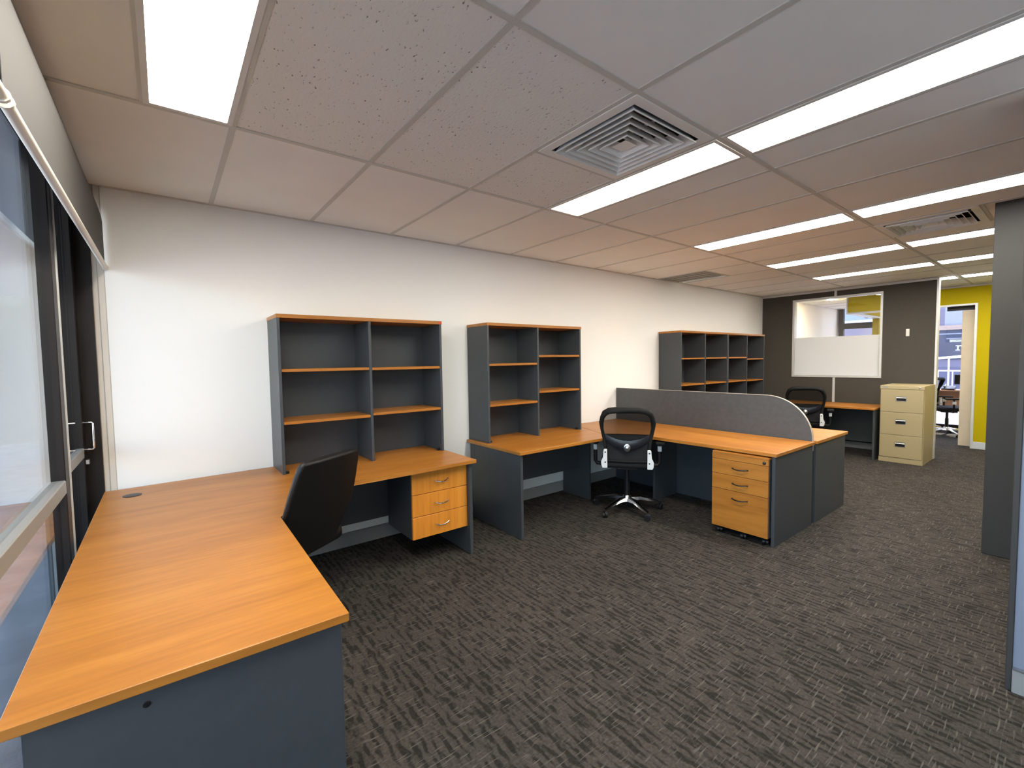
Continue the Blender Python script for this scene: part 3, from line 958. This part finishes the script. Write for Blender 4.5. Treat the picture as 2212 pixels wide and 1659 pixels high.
# mobile pedestal
mp = thing('mobile_pedestal', 'beech-fronted mobile drawer pedestal on castors under the screen desk', 'drawers', (3.95, -1.84, 0.0))
PX = 3.722
box('carcass', PX + 0.019, 4.16, -2.058, -1.632, 0.062, 0.656, 'charcoal', mp, bevel=0.001)
box('top_board', PX + 0.004, 4.16, -2.060, -1.630, 0.656, 0.670, 'wood_y', mp, bevel=0.001)
ls = box('lock_strip', PX, PX + 0.018, -2.058, -1.630, 0.612, 0.655, 'wood_y', mp, bevel=0.001)
lathe('key_lock', [(0.011, 0), (0.012, 0.004), (0.009, 0.010), (0.004, 0.012)], 0, 0, 'black_plastic', ls, n=16,
      xf=Matrix.Translation((PX, -2.030, 0.632)) @ Matrix.Rotation(-PI / 2, 4, 'Y'), label='black key lock')
for z0, z1, hz in ((0.494, 0.609, 0.553), (0.373, 0.491, 0.434), (0.064, 0.370, 0.314)):
    d = box('drawer_front', PX, PX + 0.018, -2.058, -1.630, z0, z1, 'wood_y', mp, bevel=0.0015)
    bow_handle(d, (PX, -1.853, hz), (0, -1, 0), 0.118, 'dark_metal', sag=0.006, out=(-1, 0, 0))
def caster(name, x, y, ang, parent, r=0.024, top=0.062, m='black_plastic'):
    b = bmesh.new()
    ca, sa = math.cos(ang), math.sin(ang)
    for s in (-1, 1):
        c = Vector((x, y, r))
        ax = Vector((-sa, ca, 0))
        bm_cyl(b, c + ax * (s * 0.004), c + ax * (s * 0.020), r, 14)
    bm_cyl(b, (x - sa * -0.02, y + ca * -0.02, r), (x - sa * 0.02, y + ca * 0.02, r), 0.006, 8)
    hood = [(x + ca * 0.024, y + sa * 0.024, r + 0.012), (x + ca * 0.014, y + sa * 0.014, r + 0.024), (x, y, r + 0.028), (x - ca * 0.014, y - sa * 0.014, r + 0.024)]
    bm_tube(b, hood, [0.010, 0.013, 0.013, 0.010], 8)
    bm_cyl(b, (x, y, r + 0.018), (x, y, top), 0.007, 8)
    return part(name, b, m, parent, smooth=True)
for x, y in ((3.775, -1.67), (3.775, -2.02), (4.11, -1.67), (4.11, -2.02), (3.765, -1.862)):
    caster('castor', x, y, 0.5, mp)

# desk against the partition
pd = thing('partition_desk', 'beech desk against the dark partition beside the filing cabinet', 'desk', (8.05, -1.0, 0.0))
prism('desktop', [(7.72, -0.34), (7.72, -1.742), (8.386, -1.742), (8.386, -0.34)], DZ - DT, DZ, 'wood_y', pd, bevel=0.002)
box('end_panel', 7.76, 8.385, -1.735, -1.710, 0.0, UZ, 'charcoal', pd, bevel=0.001)
box('end_panel', 7.76, 8.385, -0.385, -0.360, 0.0, UZ, 'charcoal', pd, bevel=0.001)
box('modesty_panel', 8.24, 8.258, -1.71, -0.385, 0.165, UZ, 'charcoal', pd)

# ------------------------------------------------------------------ hutches and bookcases
def hutch(name, label, x0, x1, zb, zt, xd, left, right, sticker=False, group=None, brackets=True, depth=0.32, ground=False, divs=None):
    t = thing(name, label, 'bookcase', ((x0 + x1) / 2, -0.17, zb), group=group)
    yf, yb = -0.005 - depth, -0.005
    th = 0.018
    top = box('top_board', x0 - 0.003, x1 + 0.003, yf - 0.004, yb, zt - 0.025, zt, 'wood_x', t, bevel=0.0015)
    if sticker:
        box('sticker', x1 - 0.024, x1, yf - 0.0052, yf - 0.0042, zt - 0.020, zt - 0.004, 'red', top, label='small red sticker')
    box('side_panel', x0, x0 + th, yf, yb, zb, zt - 0.025, 'charcoal', t, bevel=0.001)
    rs = box('side_panel', x1 - th, x1, yf, yb, zb, zt - 0.025, 'charcoal', t, bevel=0.001)
    dv = box('divider', xd - th / 2, xd + th / 2, yf + 0.002, yb - 0.014, zb, zt - 0.025, 'charcoal', t, bevel=0.001)
    box('back_panel', x0 + th, x1 - th, yb - 0.012, yb, zb, zt - 0.025, 'charcoal', t)
    for z in left:
        box('shelf', x0 + th + 0.001, xd - th / 2 - 0.001, yf + 0.006, yb - 0.014, z - 0.010, z + 0.009, 'wood_x', t, bevel=0.001)
    for z in right:
        box('shelf', xd + th / 2 + 0.001, x1 - th - 0.001, yf + 0.006, yb - 0.014, z - 0.010, z + 0.009, 'wood_x', t, bevel=0.001)
    if brackets:
        box('foot_bracket', x1 - th - 0.026, x1 - th, yf + 0.03, yf + 0.05, zb, zb + 0.022, 'black_plastic', t, bevel=0.004)
        box('foot_bracket', x0 + th, x0 + th + 0.024, yf + 0.01, yf + 0.03, zb, zb + 0.018, 'black_plastic', t, bevel=0.004)
        for xs in (xd - th / 2 - 0.002, x1 - th - 0.002):
            box('cam_cap', xs, xs + 0.002, yf + 0.055, yf + 0.067, zt - 0.062, zt - 0.050, 'black_plastic', t, bevel=0.001)
    if ground:
        box('plinth', x0 + th, x1 - th, yf + 0.02, yf + 0.036, zb, zb + 0.08, 'charcoal', t)
        box('base_board', x0 + th, x1 - th, yf + 0.004, yb - 0.014, zb + 0.08, zb + 0.098, 'charcoal', t)
    return t
hutch('desk_hutch', 'wide six-compartment charcoal hutch with beech shelves on the corner desk', 0.815, 1.990, DZ, 1.737, 1.413, (1.376, 1.035), (1.374, 1.046), sticker=True, group='open shelf hutches on the desks')
hutch('desk_hutch', 'narrower charcoal hutch with uneven shelves on the middle desk by the wall', 2.430, 3.577, DZ, 1.746, 3.006, (1.385, 1.030), (1.456, 1.119), group='open shelf hutches on the desks')
hutch('bookcase', 'charcoal bookcase behind the screen, nearer of the two side by side', 5.385, 6.574, 0.0, 1.765, 5.975, (1.410, 1.070, 0.725, 0.385), (1.412, 1.070, 0.725, 0.385), group='pair of tall bookcases on the white wall', brackets=False, ground=True)
hutch('bookcase', 'charcoal bookcase behind the screen, next to the dark partition', 6.584, 7.735, 0.0, 1.765, 7.165, (1.412, 1.068, 0.725, 0.385), (1.388, 1.062, 0.725, 0.385), group='pair of tall bookcases on the white wall', brackets=False, ground=True)

# ------------------------------------------------------------------ filing cabinet
fc = thing('filing_cabinet', 'cream steel three-drawer filing cabinet at the end of the dark partition', 'filing cabinet', (8.1, -1.99, 0.0))
CX0, CX1, CY0, CY1 = 7.80, 8.395, -2.218, -1.772
box('carcass', CX0 + 0.018, CX1, CY0, CY1, 0.0, 1.016, 'cream', fc, bevel=0.003)
lip = box('top_lip', CX0, CX0 + 0.018, CY0, CY1, 0.968, 1.016, 'cream_lip', fc, bevel=0.003)
lathe('key_lock', [(0.009, 0), (0.009, 0.005), (0.005, 0.008)], 0, 0, 'steel', lip, n=12,
      xf=Matrix.Translation((CX0, CY0 + 0.045, 0.992)) @ Matrix.Rotation(-PI / 2, 4, 'Y'))
box('badge', CX0 - 0.001, CX0, CY1 - 0.085, CY1 - 0.025, 0.985, 1.000, 'skirt', lip)
box('plinth', CX0 + 0.004, CX0 + 0.018, CY0, CY1, 0.0, 0.062, 'cream', fc, bevel=0.002)
for k in range(3):
    z0 = 0.067 + k * 0.300
    z1 = z0 + 0.296
    d = box('drawer_front', CX0, CX0 + 0.017, CY0 + 0.008, CY1 - 0.008, z0, z1, 'cream', fc, bevel=0.003)
    hz = z1 - 0.118
    yc = -1.992
    b = bmesh.new()
    for q in ((yc - 0.052, yc + 0.052, hz + 0.026, hz + 0.031), (yc - 0.052, yc + 0.052, hz - 0.031, hz - 0.026), (yc - 0.052, yc - 0.047, hz - 0.026, hz + 0.026), (yc + 0.047, yc + 0.052, hz - 0.026, hz + 0.026)):
        bm_box(b, CX0 - 0.003, CX0 + 0.001, *q)
    bmesh.ops.remove_doubles(b, verts=b.verts, dist=0.0001)
    h = part('handle', b, 'steel', d, label='recessed steel handle')
    box('handle_cup', CX0 - 0.0010, CX0 + 0.0005, yc - 0.047, yc + 0.047, hz - 0.026, hz + 0.004, 'navy_plastic', d)
    tube('handle_grip', [(CX0 - 0.001, yc - 0.047, hz + 0.014), (CX0 - 0.001, yc + 0.047, hz + 0.014)], 0.011, 'chrome', d, flat=0.5)

# ------------------------------------------------------------------ chairs
def star_base(t, m_leg, rad=0.30, a0=0.0, hub_z=0.135):
    lathe('hub', [(0.030, 0.085), (0.042, 0.095), (0.042, 0.135), (0.032, 0.150)], 0, 0, m_leg, t, n=18)
    for k in range(5):
        a = a0 + k * 2 * PI / 5
        ca, sa = math.cos(a), math.sin(a)
        b = bmesh.new()
        pts = [(0.030, 0.096), (0.12, 0.104), (0.20, 0.090), (rad + 0.012, 0.066)]
        ws = [0.058, 0.050, 0.042, 0.032]
        hs = [0.042, 0.034, 0.026, 0.016]
        rings = []
        s = Vector((-sa, ca, 0))
        for (r, z), ww, hh in zip(pts, ws, hs):
            c = Vector((ca * r, sa * r, z))
            rings.append([b.verts.new(c - s * ww / 2), b.verts.new(c + s * ww / 2), b.verts.new(c + s * ww * 0.34 + Vector((0, 0, hh * 0.8))), b.verts.new(c + Vector((0, 0, hh))), b.verts.new(c - s * ww * 0.34 + Vector((0, 0, hh * 0.8)))])
        for i in range(3):
            for j in range(5):
                b.faces.new((rings[i][j], rings[i][(j + 1) % 5], rings[i + 1][(j + 1) % 5], rings[i + 1][j]))
        b.faces.new(list(reversed(rings[0])))
        b.faces.new(rings[-1])
        leg = part('base_leg', b, m_leg, t, smooth=True)
        caster('castor', ca * rad, sa * rad, a + 0.8, leg, r=0.028, top=0.074)
    lathe('gas_lift', [(0.026, 0.14), (0.026, 0.30), (0.020, 0.30), (0.020, 0.42)], 0, 0, 'black_plastic', t, n=16)

def pad(b, w, d, z0, z1, y0, curve=0.0):
    bm_box(b, -w / 2, w / 2, y0, y0 + d, z0, z1)

def mesh_chair(label, loc, rotz, a0):
    t = local_thing('mesh_office_chair', label, 'chair', loc, rotz, 'black mesh-back office chairs')
    star_base(t, 'chrome', 0.31, a0)
    box('mechanism', -0.09, 0.09, -0.10, 0.12, 0.405, 0.440, 'black_plastic', t, bevel=0.008)
    b = bmesh.new()
    bm_box(b, -0.235, 0.235, -0.215, 0.255, 0.440, 0.505)
    part('seat', b, 'black_soft', t, bevel=0.028, seg=3, smooth=True)
    def back_y(z):            # recline and slight lumbar curve
        return -0.215 - 0.16 * (z - 0.5) + 0.06 * math.sin((z - 0.5) / 0.5 * PI)
    half = [(0.0, 0.972), (0.10, 0.972), (0.155, 0.965), (0.192, 0.942), (0.212, 0.905), (0.222, 0.855), (0.219, 0.800), (0.208, 0.745), (0.196, 0.690), (0.188, 0.62), (0.186, 0.545)]
    pts = [(x, back_y(z), z) for x, z in half] + [(0.165, back_y(0.51), 0.512), (0.0, back_y(0.51), 0.508), (-0.165, back_y(0.51), 0.512)] + [(-x, back_y(z), z) for x, z in reversed(half[1:])]
    rr = []
    for x, y, z in pts:
        rr.append(0.035 if z > 0.94 else (0.028 if z > 0.8 else (0.020 if z > 0.6 else 0.015)))
    tube('back_frame', pts, rr, 'black_soft', t, n=12, closed=True, flat=0.75)
    def panel(name, zs, m, off, thick=0.006):
        b = bmesh.new()
        A0, A1 = [], []
        for z, hw in zs:
            row0, row1 = [], []
            for k in range(7):
                u = -1 + k / 3.0
                y = back_y(z) + off + 0.012 * (1 - u * u)
                row0.append(b.verts.new((u * hw, y, z)))
                row1.append(b.verts.new((u * hw, y + thick, z)))
            A0.append(row0); A1.append(row1)
        for i in range(len(zs) - 1):
            for k in range(6):
                b.faces.new((A0[i][k], A0[i][k + 1], A0[i + 1][k + 1], A0[i + 1][k]))
                b.faces.new((A1[i][k], A1[i + 1][k], A1[i + 1][k + 1], A1[i][k + 1]))
            b.faces.new((A0[i][0], A0[i + 1][0], A1[i + 1][0], A1[i][0]))
            b.faces.new((A0[i][6], A1[i][6], A1[i + 1][6], A0[i + 1][6]))
        for i, rev in ((0, False), (len(zs) - 1, True)):
            for k in range(6):
                b.faces.new((A0[i][k], A1[i][k], A1[i][k + 1], A0[i][k + 1]))
        return part(name, b, m, t, smooth=True)
    panel('back_mesh', [(0.745, 0.200), (0.80, 0.212), (0.86, 0.215), (0.91, 0.205), (0.945, 0.185), (0.962, 0.14)], 'mesh', 0.0, 0.002)
    panel('lower_back_panel', [(0.505, 0.175), (0.56, 0.182), (0.62, 0.182), (0.70, 0.190), (0.748, 0.200)], 'black_soft', 0.004, 0.012)
    # crescent lumbar band with a round silver knob
    b = bmesh.new()
    A0, A1 = [], []
    for k in range(13):
        u = -1 + k / 6.0
        zc = 0.655 + 0.070 * u * u
        hh = 0.040 - 0.016 * u * u
        y = back_y(zc) - 0.028 + 0.022 * u * u
        A0.append([b.verts.new((u * 0.192, y, zc - hh)), b.verts.new((u * 0.192, y - 0.008 * (1 - u * u), zc)), b.verts.new((u * 0.192, y, zc + hh))])
        A1.append([b.verts.new((u * 0.192, y + 0.016, zc - hh)), b.verts.new((u * 0.192, y + 0.016, zc + hh))])
    for k in range(12):
        for j in range(2):
            b.faces.new((A0[k][j], A0[k + 1][j], A0[k + 1][j + 1], A0[k][j + 1]))
        b.faces.new((A1[k][0], A1[k][1], A1[k + 1][1], A1[k + 1][0]))
        b.faces.new((A0[k][2], A0[k + 1][2], A1[k + 1][1], A1[k][1]))
        b.faces.new((A0[k][0], A1[k][0], A1[k + 1][0], A0[k + 1][0]))
    for k in (0, 12):
        b.faces.new((A0[k][0], A0[k][1], A0[k][2], A1[k][1], A1[k][0]))
    lum = part('lumbar_support', b, 'navy_plastic', t, smooth=True)
    kx = Matrix.Translation((0, back_y(0.65) - 0.034, 0.634)) @ Matrix.Rotation(PI / 2, 4, 'X')
    lathe('knob_plate', [(0.034, 0.0), (0.034, 0.006), (0.028, 0.009)], 0, 0, 'steel', lum, n=24, xf=kx @ Matrix.Diagonal((0.82, 1.0, 1.0, 1.0)))
    lathe('knob', [(0.022, 0.006), (0.022, 0.014), (0.017, 0.021), (0.006, 0.024)], 0, 0, 'steel', lum, n=24, xf=kx, label='round silver knob')
    for s in (-1, 1):
        b = bmesh.new()
        y = -0.252
        prf = [(0.170, 0.452), (0.212, 0.452), (0.222, 0.470), (0.226, 0.510), (0.214, 0.538), (0.206, 0.545), (0.204, 0.612), (0.196, 0.622), (0.172, 0.622)]
        a = [b.verts.new((s * x, y, z)) for x, z in prf]
        c = [b.verts.new((s * x, y + 0.022, z)) for x, z in prf]
        b.faces.new(a)
        b.faces.new(list(reversed(c)))
        for i in range(len(prf)):
            j = (i + 1) % len(prf)
            b.faces.new((a[i], c[i], c[j], a[j]))
        br = part('side_bracket', b, 'silver_plastic', t, bevel=0.003, label='silver bracket')
        for z in (0.505, 0.595):
            lathe('bolt', [(0.007, 0), (0.007, 0.002), (0.004, 0.003)], 0, 0, 'dark_metal', br, n=10, xf=Matrix.Translation((s * 0.188, y - 0.0005, z)) @ Matrix.Rotation(PI / 2, 4, 'X'))
        arm = tube('arm_post', [(s * 0.20, 0.02, 0.43), (s * 0.275, 0.02, 0.435), (s * 0.290, 0.02, 0.46), (s * 0.290, 0.02, 0.645)], 0.014, 'black_plastic', t, flat=1.3)
        box('arm_collar', s * 0.290 - 0.018, s * 0.290 + 0.018, -0.004, 0.044, 0.565, 0.615, 'silver_plastic', arm, bevel=0.004)
        box('arm_pad', s * 0.290 - 0.040, s * 0.290 + 0.040, -0.095, 0.135, 0.642, 0.666, 'black_soft', t, bevel=0.010, seg=2, smooth=True)
    return t
def face(dx, dy):
    return math.atan2(-dx, dy)
th2 = face(0.787, 0.617)
c2 = mesh_chair('black mesh-back office chair with chrome base at the middle desk', (3.615, -0.865, 0.0), th2, math.radians(180) - th2)
dup(c2, (7.53, -0.99, 0.0), face(0.95, 0.30), 'black mesh-back office chair half hidden behind the grey screen, at the partition desk')
dup(c2, (11.00, -1.98, 0.0), face(0.35, -0.94), 'black office chair seen through the doorway in the yellow wall')
dup(c2, (11.48, -1.52, 0.0), face(0.25, 0.97), 'second black office chair beyond the doorway, mostly hidden by the partition edge')

# executive leather chair at the corner desk
ex = local_thing('leather_office_chair', 'high-backed black leather office chair turned into the corner desk', 'chair', (0.692, -0.855, 0.0), face(-0.547, 0.837))
star_base(ex, 'black_plastic', 0.30, 0.3)
box('mechanism', -0.09, 0.09, -0.10, 0.10, 0.395, 0.430, 'black_plastic', ex, bevel=0.006)
b = bmesh.new()
bm_box(b, -0.235, 0.235, -0.23, 0.24, 0.430, 0.520)
part('seat', b, 'leather', ex, bevel=0.035, seg=3, smooth=True)
def ex_back(off_front, off_back, scale, m, name, zs):
    b = bmesh.new()
    F, K = [], []
    for z, hw in zs:
        y = -0.225 - 0.31 * (z - 0.5)
        hw *= scale
        F.append([b.verts.new((x * hw, y + off_front - 0.018 * abs(x) ** 3, z)) for x in (-1, -0.6, -0.2, 0.2, 0.6, 1)])
        K.append([b.verts.new((x * hw, y - off_back + 0.012 * abs(x) ** 3, z)) for x in (-1, -0.6, -0.2, 0.2, 0.6, 1)])
    for i in range(len(zs) - 1):
        for k in range(5):
            b.faces.new((F[i][k], F[i + 1][k], F[i + 1][k + 1], F[i][k + 1]))
            b.faces.new((K[i][k], K[i][k + 1], K[i + 1][k + 1], K[i + 1][k]))
        b.faces.new((F[i][0], K[i][0], K[i + 1][0], F[i + 1][0]))
        b.faces.new((F[i][5], F[i + 1][5], K[i + 1][5], K[i][5]))
    for k in range(5):
        b.faces.new((F[0][k], F[0][k + 1], K[0][k + 1], K[0][k]))
        b.faces.new((F[-1][k], K[-1][k], K[-1][k + 1], F[-1][k + 1]))
    return part(name, b, m, ex, smooth=True, bevel=0.0)
bk = ex_back(0.040, 0.022, 1.0, 'leather', 'backrest', [(0.440, 0.165), (0.52, 0.195), (0.62, 0.228), (0.70, 0.240), (0.80, 0.232), (0.90, 0.217), (0.940, 0.207), (0.957, 0.190)])
for e in ('edge',):
    md_ = bk.modifiers.new('round', 'BEVEL')
    md_.width = 0.016
    md_.segments = 3
    md_.limit_method = 'ANGLE'
    md_.angle_limit = math.radians(50)
for s in (-1, 1):
    tube('armrest', [(s * 0.21, 0.14, 0.45), (s * 0.275, 0.13, 0.50), (s * 0.280, 0.12, 0.62), (s * 0.270, 0.02, 0.652), (s * 0.262, -0.13, 0.640), (s * 0.235, -0.215, 0.60)], [0.016, 0.017, 0.018, 0.020, 0.018, 0.014], 'black_plastic', ex)
tube('tilt_lever', [(0.08, 0.0, 0.41), (0.20, 0.0, 0.405), (0.27, 0.0, 0.40)], 0.006, 'black_plastic', ex)

# ------------------------------------------------------------------ furniture in the room beyond
M['pink_wood'] = pbr('pale_pink_wood', (0.62, 0.36, 0.27), 0.5, var=0.06)
dk = thing('far_room_desk', 'pale wooden desk in the room beyond the doorway', 'desk', (11.9, -2.1, 0.0))
box('desktop', 11.80, 12.12, -2.90, -1.25, 0.72, 0.745, 'pink_wood', dk, bevel=0.002)
box('modesty_panel', 12.05, 12.07, -2.85, -1.30, 0.36, 0.72, 'pink_wood', dk)
box('end_panel', 11.82, 12.10, -2.88, -2.85, 0.0, 0.72, 'pink_wood', dk)
box('end_panel', 11.82, 12.10, -1.30, -1.27, 0.0, 0.72, 'pink_wood', dk)
mo = thing('monitor', 'dark computer monitor on the desk beyond the doorway', 'monitor', (11.98, -2.17, 0.745))
box('stand_base', 11.90, 12.06, -2.28, -2.06, 0.745, 0.757, 'black_plastic', mo, bevel=0.003)
box('stand_neck', 11.97, 11.99, -2.19, -2.15, 0.757, 0.90, 'black_plastic', mo)
box('screen', 11.95, 11.975, -2.42, -1.93, 0.85, 1.03, 'black_plastic', mo, bevel=0.004)
ph = thing('desk_phone', 'black desk telephone left of the monitor beyond the doorway', 'telephone', (11.93, -1.86, 0.745))
bb = bmesh.new()
bm_prism(bb, [(-0.09, 0.0), (0.09, 0.0), (0.09, 0.075), (-0.09, 0.025)], -0.09, 0.09)
part('body', bb, 'black_plastic', ph, xf=Matrix.Translation((11.93, -1.86, 0.745)) @ Matrix.Rotation(PI / 2, 4, 'X'))
tube('handset', [(11.87, -1.81, 0.800), (11.93, -1.81, 0.825), (11.99, -1.81, 0.838)], 0.016, 'black_plastic', ph)
pp = thing('paper_stack', 'white papers lying on the desk beyond the doorway', 'papers', (11.93, -1.59, 0.745))
box('sheet', 11.83, 12.03, -1.74, -1.44, 0.745, 0.752, 'white_paint', pp)
